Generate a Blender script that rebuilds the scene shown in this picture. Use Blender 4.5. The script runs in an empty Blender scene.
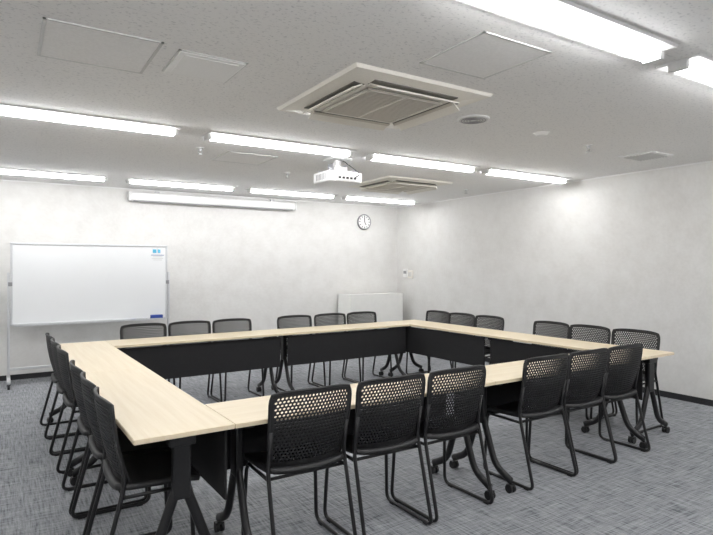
import bpy, bmesh, math, random
from mathutils import Matrix, Vector
random.seed(4)
scene = bpy.context.scene
D2R = math.pi/180

# ------------------------------------------------------------ materials
def new_mat(name, col=(0.8,0.8,0.8), rough=0.5, metal=0.0, emis=None, estr=0.0, spec=0.5):
    m = bpy.data.materials.new(name); m.use_nodes = True
    b = m.node_tree.nodes['Principled BSDF']
    b.inputs['Base Color'].default_value = (*col,1)
    b.inputs['Roughness'].default_value = rough
    b.inputs['Metallic'].default_value = metal
    b.inputs['Specular IOR Level'].default_value = spec
    if emis:
        b.inputs['Emission Color'].default_value = (*emis,1)
        b.inputs['Emission Strength'].default_value = estr
    return m
class NT:
    def __init__(s, m):
        s.t = m.node_tree; s.b = s.t.nodes['Principled BSDF']
        s.tc = s.t.nodes.new('ShaderNodeTexCoord')
    def n(s, kind, **kw):
        x = s.t.nodes.new(kind)
        for k,v in kw.items(): setattr(x,k,v)
        return x
    def l(s,a,b): s.t.links.new(a,b)
    def mapping(s, scale, src=None, rot=(0,0,0)):
        m = s.n('ShaderNodeMapping'); m.inputs['Scale'].default_value = scale
        m.inputs['Rotation'].default_value = rot
        s.l(src or s.tc.outputs['Object'], m.inputs['Vector']); return m.outputs['Vector']
    def noise(s, vec, scale, detail=2, rough=0.5):
        x = s.n('ShaderNodeTexNoise'); x.inputs['Scale'].default_value=scale
        x.inputs['Detail'].default_value=detail; x.inputs['Roughness'].default_value=rough
        s.l(vec, x.inputs['Vector']); return x.outputs['Fac']
    def ramp(s, fac, stops):
        r = s.n('ShaderNodeValToRGB'); e = r.color_ramp.elements
        while len(e)<len(stops): e.new(0.5)
        for i,(p,c) in enumerate(stops):
            e[i].position=p; e[i].color=(*c,1)
        s.l(fac, r.inputs['Fac']); return r.outputs['Color']
    def math(s, op, a, b=None):
        x = s.n('ShaderNodeMath', operation=op)
        for i,v in enumerate((a,b)):
            if v is None: continue
            if isinstance(v,(int,float)): x.inputs[i].default_value=v
            else: s.l(v,x.inputs[i])
        return x.outputs[0]
    def mix(s, fac, a, b, blend='MIX'):
        x = s.n('ShaderNodeMix', data_type='RGBA', blend_type=blend)
        for sock,v in ((x.inputs[0],fac),(x.inputs[6],a),(x.inputs[7],b)):
            if isinstance(v,(int,float)): sock.default_value=v
            elif isinstance(v,tuple): sock.default_value=(*v,1)
            else: s.l(v,sock)
        return x.outputs[2]
    def bump(s, h, st=0.2, dist=0.01):
        x = s.n('ShaderNodeBump'); x.inputs['Strength'].default_value=st
        x.inputs['Distance'].default_value=dist
        s.l(h,x.inputs['Height']); s.l(x.outputs['Normal'], s.b.inputs['Normal'])
    def base(s, c): s.l(c, s.b.inputs['Base Color'])

# walls: mottled pale concrete wallpaper
M_wall = new_mat('wallpaper_mottled', rough=0.85, spec=0.2)
t = NT(M_wall)
n1 = t.noise(t.mapping((1,1,1)), 4.2, 9, 0.68)
n2 = t.noise(t.mapping((1,1,1)), 34, 4, 0.6)
c1 = t.ramp(n1, [(0.34,(0.715,0.705,0.68)),(0.5,(0.75,0.742,0.72)),(0.64,(0.775,0.77,0.75))])
c2 = t.ramp(n2, [(0.35,(0.97,0.97,0.97)),(0.65,(1,1,1))])
t.base(t.mix(1.0,c1,c2,'MULTIPLY')); t.bump(n2,0.08,0.003)

M_ceil = new_mat('ceiling_rockwool', rough=0.9, spec=0.1)
t = NT(M_ceil)
n1 = t.noise(t.mapping((1,1.3,1)), 55, 3, 0.6)
c1 = t.ramp(n1, [(0.34,(0.68,0.68,0.68)),(0.42,(0.86,0.855,0.845)),(1.0,(0.90,0.895,0.885))])
t.base(c1); t.bump(n1,0.10,0.003)

M_floor = new_mat('carpet_tile', rough=0.95, spec=0.1)
t = NT(M_floor)
sep = t.n('ShaderNodeSeparateXYZ'); t.l(t.tc.outputs['Object'], sep.inputs[0])
fx = t.math('FLOOR', t.math('MULTIPLY',sep.outputs[0],2.0)); fy = t.math('FLOOR', t.math('MULTIPLY',sep.outputs[1],2.0))
par = t.math('MODULO', t.math('ABSOLUTE', t.math('ADD',fx,fy)), 2.0)
nx = t.noise(t.mapping((5,85,1)), 1.0, 3, 0.7)
ny = t.noise(t.mapping((85,5,1)), 1.0, 3, 0.7)
fine = t.noise(t.mapping((1,1,1)), 160, 2, 0.7)
wa = t.math('ADD', t.math('MULTIPLY',nx,0.54), t.math('MULTIPLY',ny,0.46))
wb = t.math('ADD', t.math('MULTIPLY',nx,0.46), t.math('MULTIPLY',ny,0.54))
mm = t.n('ShaderNodeMix', data_type='FLOAT'); t.l(par,mm.inputs[0]); t.l(wa,mm.inputs[2]); t.l(wb,mm.inputs[3])
ca = t.ramp(mm.outputs[0], [(0.38,(0.12,0.125,0.135)),(0.46,(0.26,0.27,0.288)),(0.55,(0.36,0.37,0.388)),(0.66,(0.46,0.47,0.488))])
cb = t.ramp(fine, [(0.3,(0.75,0.75,0.75)),(0.7,(1,1,1))])
t.base(t.mix(1.0,ca,cb,'MULTIPLY')); t.bump(fine,0.4,0.004)

M_wood = new_mat('maple_laminate', rough=0.38)
t = NT(M_wood)
n1 = t.noise(t.mapping((1.2,26,10)), 1.5, 5, 0.6)
t.base(t.ramp(n1,[(0.3,(0.73,0.61,0.42)),(0.55,(0.78,0.67,0.485)),(0.75,(0.81,0.705,0.525))]))
M_edge = new_mat('maple_edge', (0.74,0.63,0.45), 0.5)

def speck(name, col, rough, amt=0.15, scale=80, metal=0):
    m = new_mat(name, col, rough, metal); t = NT(m)
    n = t.noise(t.mapping((1,1,1)), scale, 2)
    a = tuple(c*(1-amt) for c in col); b = tuple(min(1,c*(1+amt)) for c in col)
    t.base(t.ramp(n,[(0.35,a),(0.65,b)])); return m
M_black = speck('black_plastic',(0.012,0.012,0.013),0.5)
M_frame = speck('black_steel',(0.009,0.009,0.010),0.35)
M_panel = speck('black_fabric_panel',(0.008,0.008,0.009),0.85,0.3,200)
M_base = speck('baseboard_black',(0.02,0.02,0.022),0.5)
M_white = speck('white_plastic',(0.84,0.84,0.83),0.4,0.02)
M_hatch = speck('hatch_panel',(0.85,0.845,0.835),0.85,0.03,70)
M_hframe = speck('hatch_frame',(0.62,0.62,0.61),0.5,0.02)
M_ac = speck('ac_ivory',(0.86,0.83,0.76),0.45,0.02)
M_acd = speck('ac_grille',(0.66,0.62,0.55),0.6,0.03)
M_acdark = speck('ac_slot_dark',(0.20,0.19,0.17),0.7,0.05)
M_alu = speck('aluminium',(0.66,0.67,0.68),0.4,0.03,60,0.5)
M_board = speck('whiteboard_surface',(0.89,0.905,0.91),0.22,0.005,3)
M_blue = speck('blue_plastic',(0.02,0.06,0.30),0.4,0.05)
M_lblue = speck('logo_blue',(0.10,0.45,0.65),0.4,0.03)
M_grey = speck('grey_plastic',(0.30,0.30,0.31),0.5,0.05)
M_cream = speck('cream_laminate',(0.88,0.88,0.85),0.4,0.015,10)
M_steel = speck('steel',(0.45,0.45,0.46),0.35,0.03,50,0.9)
M_led = new_mat('led_diffuser',(0.9,0.9,0.9),0.5,emis=(0.99,0.99,1.0),estr=33)

# ------------------------------------------------------------ mesh builder
def fillet(pts, r, n=6):
    out=[Vector(pts[0])]
    for i in range(1,len(pts)-1):
        p=Vector(pts[i]); a=Vector(pts[i-1])-p; b=Vector(pts[i+1])-p
        d=min(r,a.length*0.45,b.length*0.45); a.normalize(); b.normalize()
        s=p+a*d; e=p+b*d
        for k in range(n+1):
            f=k/n; out.append(s*(1-f)**2+p*2*f*(1-f)+e*f*f)
    out.append(Vector(pts[-1])); return out
class MB:
    def __init__(s,name): s.name=name; s.bm=bmesh.new(); s.mats=[]
    def mi(s,m):
        if m not in s.mats: s.mats.append(m)
        return s.mats.index(m)
    def merge(s,tmp,mat,smooth=False):
        i=s.mi(mat)
        bmesh.ops.recalc_face_normals(tmp,faces=tmp.faces[:])
        for f in tmp.faces: f.material_index=i; f.smooth=smooth
        me=bpy.data.meshes.new('tmp'); tmp.to_mesh(me); tmp.free()
        s.bm.from_mesh(me); bpy.data.meshes.remove(me)
    def box(s,c,size,mat,rot=None,bevel=0,seg=2):
        tmp=bmesh.new()
        M=Matrix.Translation(c)@(rot.to_4x4() if rot else Matrix())@Matrix.Diagonal((*size,1))
        bmesh.ops.create_cube(tmp,size=1,matrix=M)
        if bevel: bmesh.ops.bevel(tmp,geom=tmp.edges[:],offset=bevel,segments=seg,affect='EDGES',profile=0.5)
        s.merge(tmp,mat)
    def frustum(s,c,s0,s1,h,mat):   # bottom size s0, top size s1
        tmp=bmesh.new(); v=[]
        for z,sz in ((-h/2,s0),(h/2,s1)):
            v.append([tmp.verts.new((c[0]+a*sz[0]/2,c[1]+b*sz[1]/2,c[2]+z)) for a,b in ((-1,-1),(1,-1),(1,1),(-1,1))])
        tmp.faces.new(v[0]); tmp.faces.new(v[1])
        for i in range(4): tmp.faces.new((v[0][i],v[0][(i+1)%4],v[1][(i+1)%4],v[1][i]))
        s.merge(tmp,mat)
    def cyl(s,p1,p2,r,mat,seg=20,r2=None):
        p1=Vector(p1);p2=Vector(p2); d=p2-p1
        q=Vector((0,0,1)).rotation_difference(d.normalized()).to_matrix().to_4x4()
        tmp=bmesh.new()
        bmesh.ops.create_cone(tmp,cap_ends=True,segments=seg,radius1=r,radius2=r if r2 is None else r2,depth=d.length,
            matrix=Matrix.Translation((p1+p2)/2)@q)
        s.merge(tmp,mat,False)
    def tube(s,pts,r,mat,seg=10,close=False,flat=None):
        pts=[Vector(p) for p in pts]; tmp=bmesh.new(); rings=[]
        n=len(pts); up=None
        for i,p in enumerate(pts):
            if close: d=pts[(i+1)%n]-pts[i-1]
            else: d=pts[min(i+1,n-1)]-pts[max(i-1,0)]
            d.normalize()
            if up is None:
                a=Vector((1,0,0)) if abs(d.x)<0.9 else Vector((0,0,1))
                up=(a-d*a.dot(d)).normalized()
            else: up=(up-d*up.dot(d)).normalized()
            w=d.cross(up)
            ra,rb=(r,r) if flat is None else (flat[0],flat[1])
            rings.append([tmp.verts.new(p+up*ra*math.cos(k*2*math.pi/seg)+w*rb*math.sin(k*2*math.pi/seg)) for k in range(seg)])
        m=n if close else n-1
        for i in range(m):
            A=rings[i];B=rings[(i+1)%n]
            for k in range(seg): tmp.faces.new((A[k],A[(k+1)%seg],B[(k+1)%seg],B[k]))
        if not close: tmp.faces.new(rings[0]); tmp.faces.new(rings[-1])
        s.merge(tmp,mat,True)
    def finish(s,loc=(0,0,0),rotz=0,rot=None):
        me=bpy.data.meshes.new(s.name); s.bm.to_mesh(me); s.bm.free()
        for m in s.mats: me.materials.append(m)
        o=bpy.data.objects.new(s.name,me); scene.collection.objects.link(o)
        o.location=loc; o.rotation_euler=rot or (0,0,rotz); return o
def dup(o,loc,rotz):
    n=o.copy(); n.name=o.name.split('.')[0]; scene.collection.objects.link(n)
    n.location=loc; n.rotation_euler=(0,0,rotz); return n
def simple_box(name,lo,hi,mat):
    b=MB(name); c=[(a+d)/2 for a,d in zip(lo,hi)]; b.box((0,0,0),[d-a for a,d in zip(lo,hi)],mat); return b.finish(c)

# ------------------------------------------------------------ room shell
CH=1.46; H=2.56; XR=6.24; YB=8.40; XL=-2.4; YF=-3.0
simple_box('floor',(XL-.1,YF-.1,-.1),(XR+.1,YB+.1,0),M_floor)
simple_box('ceiling',(XL-.1,YF-.1,H),(XR+.1,YB+.1,H+.1),M_ceil)
simple_box('wall_back',(XL-.1,YB,0),(XR+.1,YB+.1,H),M_wall)
simple_box('wall_right',(XR,YF,0),(XR+.1,YB,H),M_wall)
simple_box('wall_left',(XL-.1,YF,0),(XL,YB,H),M_wall)
simple_box('wall_front',(XL-.1,YF-.1,0),(XR+.1,YF,H),M_wall)
bh=.065; bt=.012
simple_box('baseboard_back',(XL,YB-bt,0),(XR,YB,bh),M_base)
simple_box('baseboard_right',(XR-bt,YF,0),(XR,YB-bt,bh),M_base)
simple_box('baseboard_left',(XL,YF,0),(XL+bt,YB-bt,bh),M_base)
simple_box('baseboard_front',(XL+bt,YF,0),(XR-bt,YF+bt,bh),M_base)
simple_box('trim_1',(XL,YB-.01,H-.015),(XR,YB,H),M_white)
simple_box('trim_2',(XR-.01,YF,H-.015),(XR,YB-.01,H),M_white)

# ------------------------------------------------------------ ceiling lights
b=MB('ceiling_light'); L=1.41
b.frustum((0,0,-.006),(L,.225),(L,.24),.012,M_white)
b.box((0,0,-.013),(L-.10,.05,.012),M_white)
b.box((0,0,-.032),(L-.07,.085,.030),M_led,bevel=.010)
for a in (-1,1): b.box((a*(L/2-.018),0,-.0315),(.034,.100,.043),M_white,bevel=.004)
light=b.finish((0.49,4.58,H))
first=True
for y,sh in ((-1.42,0),(1.60,0),(4.58,0),(7.52,-.10)):
    for x in (-1.13,0.49,2.13,3.75,5.335):
        if first: light.location=(x+sh,y,H); first=False
        else: dup(light,(x+sh,y,H),0)

# ------------------------------------------------------------ ceiling cassette air conditioner
b=MB('ceiling_air_conditioner'); S=1.04
b.frustum((0,0,-.009),(S-.03,S-.03),(S,S),.018,M_ac)
b.frustum((0,0,-.024),(S-.30,S-.30),(S-.06,S-.06),.012,M_ac)
g=.56
b.box((0,0,-.034),(g,g,.008),M_acdark)
for i in range(23):
    b.box((0,-g/2+.012+i*(g-.024)/22,-.040),(g-.02,.014,.008),M_acd)
for x in (-g/2,0,g/2): b.box((x,0,-.041),(.016,g+.016,.012),M_ac)
for y in (-g/2,g/2): b.box((0,y,-.041),(g+.016,.016,.012),M_ac)
for k in range(4):
    R=Matrix.Rotation(k*math.pi/2,3,'Z')
    b.box(R@Vector((0,.37,-.028)),(.64,.075,.008),M_acdark,rot=R)
    tilt=Matrix.Rotation((-24 if k!=3 else -42)*D2R,3,'X')
    b.box(R@Vector((0,.385,-.050)),(.64,.080,.008),M_ac,rot=R@tilt,bevel=.002)
    b.box(R@Vector((0,.345,-.042)),(.64,.02,.004),M_acd,rot=R@tilt)
ac=b.finish((2.13,3.06,H)); dup(ac,(4.48,6.02,H),0)

# ------------------------------------------------------------ hatches etc
def hatch(name,x,y,s,raised=False):
    b=MB(name)
    w=.014
    for a,c in ((-1,0),(1,0),(0,-1),(0,1)):
        sz=(w,s,.006) if a else (s,w,.006)
        b.box((a*(s-w)/2,c*(s-w)/2,-.003),sz,M_hframe)
    if raised:
        b.box((0,0,-.005),(s-.02,s-.02,.010),M_white,bevel=.003)
        b.box((0,0,-.011),(s-.08,s-.08,.004),M_white,bevel=.0015)
    else: b.box((0,0,-.0025),(s-2*w-.004,s-2*w-.004,.005),M_hatch)
    return b.finish((x,y,H))
hatch('ceiling_access_hatch',.41,3.08,.52)
hatch('ceiling_access_hatch',2.14,2.12,.48)
hatch('ceiling_access_hatch',2.08,5.42,.52)
hatch('ceiling_vent_cover',.94,3.05,.37,True)
b=MB('ceiling_vent_grille'); s=.36
b.box((0,0,-.006),(s,s,.012),M_white,bevel=.003)
for i in range(9): b.box((0,-.13+i*.0325,-.014),(s-.06,.014,.008),M_hframe)
b.finish((5.41,3.15,H))
b=MB('ceiling_speaker')
b.cyl((0,0,-.010),(0,0,0),.12,M_white,40); b.cyl((0,0,-.013),(0,0,-.010),.105,M_hframe,40)
for r in (.03,.05,.07,.09):
    b.tube([(r*math.cos(a*math.pi/16),r*math.sin(a*math.pi/16),-.014) for a in range(32)],.003,M_grey,6,True)
b.finish((2.97,3.05,H))
b=MB('smoke_detector')
b.cyl((0,0,-.010),(0,0,0),.065,M_white,32); b.cyl((0,0,-.022),(0,0,-.010),.04,M_white,32,.055); b.finish((3.76,3.07,H))
def sprinkler(x,y):
    b=MB('fire_sprinkler'); b.cyl((0,0,-.008),(0,0,0),.035,M_white,24); b.cyl((0,0,-.035),(0,0,-.008),.012,M_steel,12)
    for a in (-1,1): b.tube([(a*.012,0,-.03),(a*.016,0,-.045),(0,0,-.058)],.003,M_steel,6)
    b.cyl((0,0,-.062),(0,0,-.058),.022,M_steel,16); b.finish((x,y,H))
sprinkler(4.5,3.15); sprinkler(2.84,6.0); sprinkler(1.55,5.15); sprinkler(5.6,5.9)

# ------------------------------------------------------------ projector
b=MB('ceiling_projector')
b.box((0,0,0),(.40,.32,.11),M_white,bevel=.018)
b.cyl((.10,.15,0),(.10,.20,0),.045,M_grey,28); b.cyl((.10,.19,0),(.10,.204,0),.034,M_black,28)
b.box((.03,-.158,-.012),(.28,.012,.06),M_hframe,bevel=.003)
for i in range(5): b.box((-.07+i*.045,-.165,-.012),(.028,.006,.02),M_black)
for i in range(7): b.box((-.201,-.10+i*.03,0),(.004,.014,.06),M_grey)
for i in range(7): b.box((.201,-.10+i*.03,0),(.004,.014,.06),M_grey)
b.box((0,0,.065),(.24,.20,.012),M_steel)
for x,y in ((-.16,-.11),(.16,-.11),(-.16,.11),(.16,.11)):
    b.tube([(x*.4,y*.4,.07),(x,y,.075),(x,y,.05)],.010,M_grey,8)
b.box((0,0,.095),(.15,.14,.045),M_hframe,bevel=.004)
for a in (-1,1): b.box((a*.08,0,.105),(.010,.11,.08),M_grey)
b.cyl((0,0,.09),(0,0,.19),.035,M_white,20)
b.box((0,0,.193),(.22,.22,.018),M_white,bevel=.004)
b.tube(fillet([(.10,-.165,-.01),(.14,-.22,.03),(.08,-.12,.12),(.04,-.02,.195)],.05),.005,M_black,8)
b.finish((2.91,4.95,H-.202))

# ------------------------------------------------------------ projection screen casing
b=MB('projection_screen_case'); l=2.57
b.box((0,0,0),(l,.10,.125),M_white,bevel=.03,seg=4)
for a in (-1,1): b.box((a*(l/2),0,0),(.03,.11,.135),M_white,bevel=.008)
b.box((0,-.02,-.066),(l-.1,.03,.014),M_grey)
for a in (-.9,.9): b.box((a,.04,.05),(.06,.05,.08),M_steel)
b.finish((2.79,YB-.07,2.445))

# ------------------------------------------------------------ clock
b=MB('wall_clock'); r=.135
b.cyl((0,0,0),(0,-.03,0),r,M_grey,48); b.cyl((0,-.03,0),(0,-.034,0),r-.014,M_white,48)
b.tube([(r*.97*math.cos(a*math.pi/24),-.03,r*.97*math.sin(a*math.pi/24)) for a in range(48)],.010,M_grey,8,True)
for h in range(12):
    a=h*math.pi/6; b.box((.10*math.sin(a),-.0355,.10*math.cos(a)),(.010,.003,.028),M_black,rot=Matrix.Rotation(a,3,'Y'))
for a,ln,w in ((0*D2R,.075,.012),(2*D2R,.10,.009)):
    R=Matrix.Rotation(a,3,'Y'); b.box(R@Vector((0,-.0365,ln/2)),(w,.003,ln),M_black,rot=R)
R=Matrix.Rotation(150*D2R,3,'Y'); b.box(R@Vector((0,-.0365,.03)),(.010,.003,.06),M_black,rot=R)
b.finish((5.48,YB,2.25))

# ------------------------------------------------------------ wall switches
b=MB('wall_control_panel')
b.box((-.012,0,.02),(.024,.12,.15),M_white,bevel=.004)
b.box((-.025,0,.035),(.006,.08,.05),M_grey)
b.box((-.012,-.15,.0),(.024,.14,.14),M_ac,bevel=.004)
for i in (-1,1): b.box((-.025,-.15+i*.025,0),(.006,.03,.08),M_hframe,bevel=.002)
b.finish((XR,8.14,1.31))

# ------------------------------------------------------------ mobile whiteboard
b=MB('mobile_whiteboard'); W=1.84; z0=.74; z1=1.735; zc=(z0+z1)/2
b.box((0,0,zc),(W,.022,z1-z0),M_board)
for z in (z0,z1): b.box((0,-.002,z),(W+.03,.034,.024),M_alu,bevel=.004)
for a in (-1,1):
    b.box((a*W/2,-.002,zc),(.024,.034,z1-z0+.02),M_alu,bevel=.004)
    b.box((a*(W/2+.030),.0,.72),(.028,.03,1.32),M_alu,bevel=.005)
    b.box((a*(W/2+.012),0,zc),(.045,.04,.05),M_grey,bevel=.004)
    b.box((a*(W/2+.030),0,.085),(.04,.56,.035),M_alu,bevel=.006)
    for yy in (-.25,.25):
        x=a*(W/2+.030)
        b.cyl((x,yy,.045),(x,yy,.075),.010,M_steel,10)
        b.cyl((x-.012,yy-.01,.028),(x+.012,yy-.01,.028),.028,M_black,20)
        b.box((x,yy,.05),(.036,.03,.012),M_black)
b.box((0,0,.20),(W+.05,.03,.03),M_alu,bevel=.004)
b.box((0,-.05,z0-.012),(W-.05,.085,.010),M_alu,bevel=.002); b.box((0,-.09,z0-.004),(W-.05,.006,.022),M_alu)
b.box((.78,-.045,z0+.022),(.16,.045,.055),M_blue,bevel=.006)
for i in range(3): b.cyl((.45+i*.07,-.05-.01*i,z0),(.51+i*.07,-.05-.01*i,z0),.007,M_black if i else M_blue,10)
# printed logo
b.box((.76,-.0125,1.665),(.05,.003,.05),M_lblue); b.box((.82,-.0125,1.665),(.035,.003,.05),M_lblue)
for i,wd in enumerate((.17,.12,.15,.12)): b.box((.80,-.0125,1.61-.022*i),(wd,.003,.007),M_hframe if i else M_blue)
b.finish((1.01,8.0,0))

# ------------------------------------------------------------ lectern desk
b=MB('lectern_desk')
b.box((0,-.20,.53),(1.04,.022,.90),M_cream,bevel=.003)
for a in (-1,1): b.box((a*.53,0,.51),(.024,.42,.94),M_cream,bevel=.003)
b.box((0,.02,.955),(1.03,.38,.022),M_cream,bevel=.004)
b.box((0,0,.55),(1.03,.36,.02),M_cream)
for a in (-1,1):
    for yy in (-.17,.17):
        b.cyl((a*.53-.012,yy,.022),(a*.53+.012,yy,.022),.022,M_black,16); b.box((a*.53,yy,.037),(.03,.03,.01),M_black)
b.finish((5.45,8.12,0))

# ------------------------------------------------------------ chair
def shell(surf, nu, nv, hole, border):
    """perforated shell: surf(s,v) -> Vector."""
    tmp=bmesh.new()
    def P(s,v): return tmp.verts.new(surf(s,v))
    if not hole:
        G=[[P(-1+2*i/nu,j/nv) for i in range(nu+1)] for j in range(nv+1)]
        for j in range(nv):
            for i in range(nu): tmp.faces.new((G[j][i],G[j][i+1],G[j+1][i+1],G[j+1][i]))
    else:
        bs,bv0,bv1=border
        dv=(1-bv0-bv1)/nv; ds=(2-2*bs)/nu
        def quadgrid(s0,s1,v0,v1,n,m):
            G=[[P(s0+(s1-s0)*i/n,v0+(v1-v0)*j/m) for i in range(n+1)] for j in range(m+1)]
            for j in range(m):
                for i in range(n): tmp.faces.new((G[j][i],G[j][i+1],G[j+1][i+1],G[j+1][i]))
        quadgrid(-1,1,0,bv0,24,2); quadgrid(-1,1,1-bv1,1,24,2)
        quadgrid(-1,-1+bs,bv0,1-bv1,2,16); quadgrid(1-bs,1,bv0,1-bv1,2,16)
        for j in range(nv):
            v0=bv0+j*dv
            off=0.5 if j%2 else 0
            cells=[(-1+bs+(i+off)*ds) for i in range(nu-(1 if off else 0))]
            if off:
                quadgrid(-1+bs,-1+bs+ds*.5,v0,v0+dv,1,1); quadgrid(1-bs-ds*.5,1-bs,v0,v0+dv,1,1)
            for s0 in cells:
                outer=[(0,0),(.5,0),(1,0),(1,.5),(1,1),(.5,1),(0,1),(0,.5)]
                o=[P(s0+a*ds,v0+c*dv) for a,c in outer]
                inn=[]
                for k in range(8):
                    an=math.radians(-135+45*k); rr=.35
                    inn.append(P(s0+(.5+rr*math.cos(an))*ds, v0+(.5+rr*1.08*math.sin(an))*dv))
                for k in range(8): tmp.faces.new((o[k],o[(k+1)%8],inn[(k+1)%8],inn[k]))
    return tmp
def solidify(tmp, th):
    me=bpy.data.meshes.new('t'); tmp.to_mesh(me); tmp.free()
    o=bpy.data.objects.new('t',me); scene.collection.objects.link(o)
    m=o.modifiers.new('s','SOLIDIFY'); m.thickness=th; m.offset=0
    dg=bpy.context.evaluated_depsgraph_get(); ev=o.evaluated_get(dg)
    me2=bpy.data.meshes.new_from_object(ev)
    bm=bmesh.new(); bm.from_mesh(me2)
    bpy.data.objects.remove(o); bpy.data.meshes.remove(me); bpy.data.meshes.remove(me2)
    return bm
def back_s(s,v):
    w=.205+.022*math.sin(min(v,1)*math.pi*.55)
    if v>.88: w*=1-.05*((v-.88)/.12)**2
    if v<.12: w*=1-.10*((.12-v)/.12)**2
    z=.445+.410*v-.014*abs(s)**4*v+.012*abs(s)**4*(1-v)
    y=.085*(1-v)**1.15+.035*s*s-.012*math.sin(v*math.pi)
    return Vector((s*w,y,z))
def seat_s(s,v):
    w=.215+.008*math.sin(v*math.pi)
    if v>.85: w*=1-.10*((v-.85)/.15)**2
    if v<.15: w*=1-.10*((.15-v)/.15)**2
    y=.045+.40*v-.012*abs(s)**4*(v*2-1)
    z=.442+.014*s*s-.020*max(0,(v-.7)/.3)**2+.012*(1-v)
    return Vector((s*w,y,z))
b=MB('mesh_back_chair')
b.merge(solidify(shell(back_s,21,20,True,(.08,.12,.05)),.006),M_black)
b.merge(solidify(shell(seat_s,16,14,False,None),.026),M_black,True)
N=24
rim=[back_s(-1+2*i/N,1) for i in range(N)]+[back_s(1,1-i/16) for i in range(16)]+[back_s(1-2*i/N,0) for i in range(N)]+[back_s(-1,i/16) for i in range(16)]
b.tube(rim,.0075,M_black,8,True)
for a in (-1,1):
    x=a*.222
    path=[(a*.212,.055,.66),(a*.214,.088,.50),(a*.218,.075,.43),(x,-.035,.011),(x,.40,.011),(a*.205,.385,.415),(a*.12,.36,.418)]
    b.tube(fillet(path,.05),.0105,M_frame,10)
    b.tube([(a*.216,.07,.422),(a*.205,.36,.418)],.009,M_frame,8)
    for yy in (.02,.34): b.box((x,yy,.006),(.022,.035,.012),M_black)
b.tube([(-.216,.085,.424),(.216,.085,.424)],.009,M_frame,8)
b.tube([(-.205,.36,.418),(.205,.36,.418)],.009,M_frame,8)
chair=b.finish()

# ------------------------------------------------------------ table
TL=1.75; TD=.45; TH=.72
b=MB('flip_top_conference_table')
b.box((0,0,TH-.0115),(TL-.004,TD-.002,.023),M_wood,bevel=.003)
b.box((0,-TD/2+.0008,TH-.0125),(TL-.02,.0022,.017),M_edge); b.box((0,TD/2-.0008,TH-.0125),(TL-.02,.0022,.017),M_edge)
b.box((0,.0,TH-.040),(TL-.22,.05,.03),M_frame,bevel=.004)
b.box((0,.196,TH-.20),(TL-.09,.012,.33),M_panel,bevel=.003)
for a in (-1,1):
    x=a*(TL/2-.095)
    b.box((x,0,TH-.034),(.04,.36,.022),M_frame,bevel=.004)
    b.box((x,0,TH-.055),(.07,.12,.05),M_frame,bevel=.006)
    b.box((x,0,.54),(.045,.085,.30),M_frame,bevel=.012)
    for c in (-1,1):
        b.tube(fillet([(x,c*.012,.46),(x,c*.05,.36),(x,c*.13,.14),(x,c*.265,.075)],.10),.02,M_frame,12,flat=(.019,.024))
        yy=c*.262
        b.cyl((x,yy,.05),(x,yy,.085),.010,M_frame,10)
        b.cyl((x-.022,yy,.027),(x-.006,yy,.027),.027,M_black,20); b.cyl((x+.006,yy,.027),(x+.022,yy,.027),.027,M_black,20)
        b.box((x,yy,.048),(.05,.036,.012),M_black,bevel=.003)
table=b.finish()

# ------------------------------------------------------------ layout of the table ring
O=Vector((.47,2.50)); TA=1.0*D2R; W=4.40; Dp=3.50
def setpt(x,y):
    return (O.x+x*math.cos(TA)-y*math.sin(TA), O.y+x*math.sin(TA)+y*math.cos(TA),0)
tabs=[(.45+TL/2,.225,0),(.45+TL*1.5,.225,0),(.45+TL/2,Dp-.225,180),(.45+TL*1.5,Dp-.225,180),
      (.225,TL/2,-90),(.225,TL*1.5,-90),(W-.225,TL/2,90),(W-.225,TL*1.5,90)]
for i,(x,y,r) in enumerate(tabs):
    p=setpt(x,y); a=r*D2R+TA
    if i==0: table.location=p; table.rotation_euler=(0,0,a)
    else: dup(table,p,a)
chs=[(x,-.088,0) for x in (.83,1.33,1.82,2.64,3.11,3.57)]
chs+=[(x,Dp+.10,180) for x in (.83,1.31,1.79,2.58,3.08,3.56)]
chs+=[(-.09,y,-90) for y in (.38,.86,1.34,2.14,2.62,3.10)]
chs+=[(W+q,y,90) for y,q in ((.44,.19),(.91,.18),(1.37,.18),(2.23,.15),(2.69,.14),(3.14,.14))]
for i,(x,y,r) in enumerate(chs):
    j=random.uniform(-1.2,1.2)
    p=setpt(x,y); a=(r+j)*D2R+TA
    if i==0: chair.location=p; chair.rotation_euler=(0,0,a)
    else: dup(chair,p,a)

# ------------------------------------------------------------ world, camera
w=bpy.data.worlds.new('World'); scene.world=w; w.use_nodes=True
w.node_tree.nodes['Background'].inputs[0].default_value=(.8,.85,.9,1); w.node_tree.nodes['Background'].inputs[1].default_value=.3
cam=bpy.data.cameras.new('camera'); co=bpy.data.objects.new('camera',cam); scene.collection.objects.link(co)
cam.sensor_width=36; cam.lens=557.6/713*36; cam.shift_y=-1.5/713; cam.clip_start=.05
co.location=(0,0,CH); co.rotation_euler=(math.pi/2,0,-32.4*D2R)
scene.camera=co
scene.view_settings.view_transform='Standard'
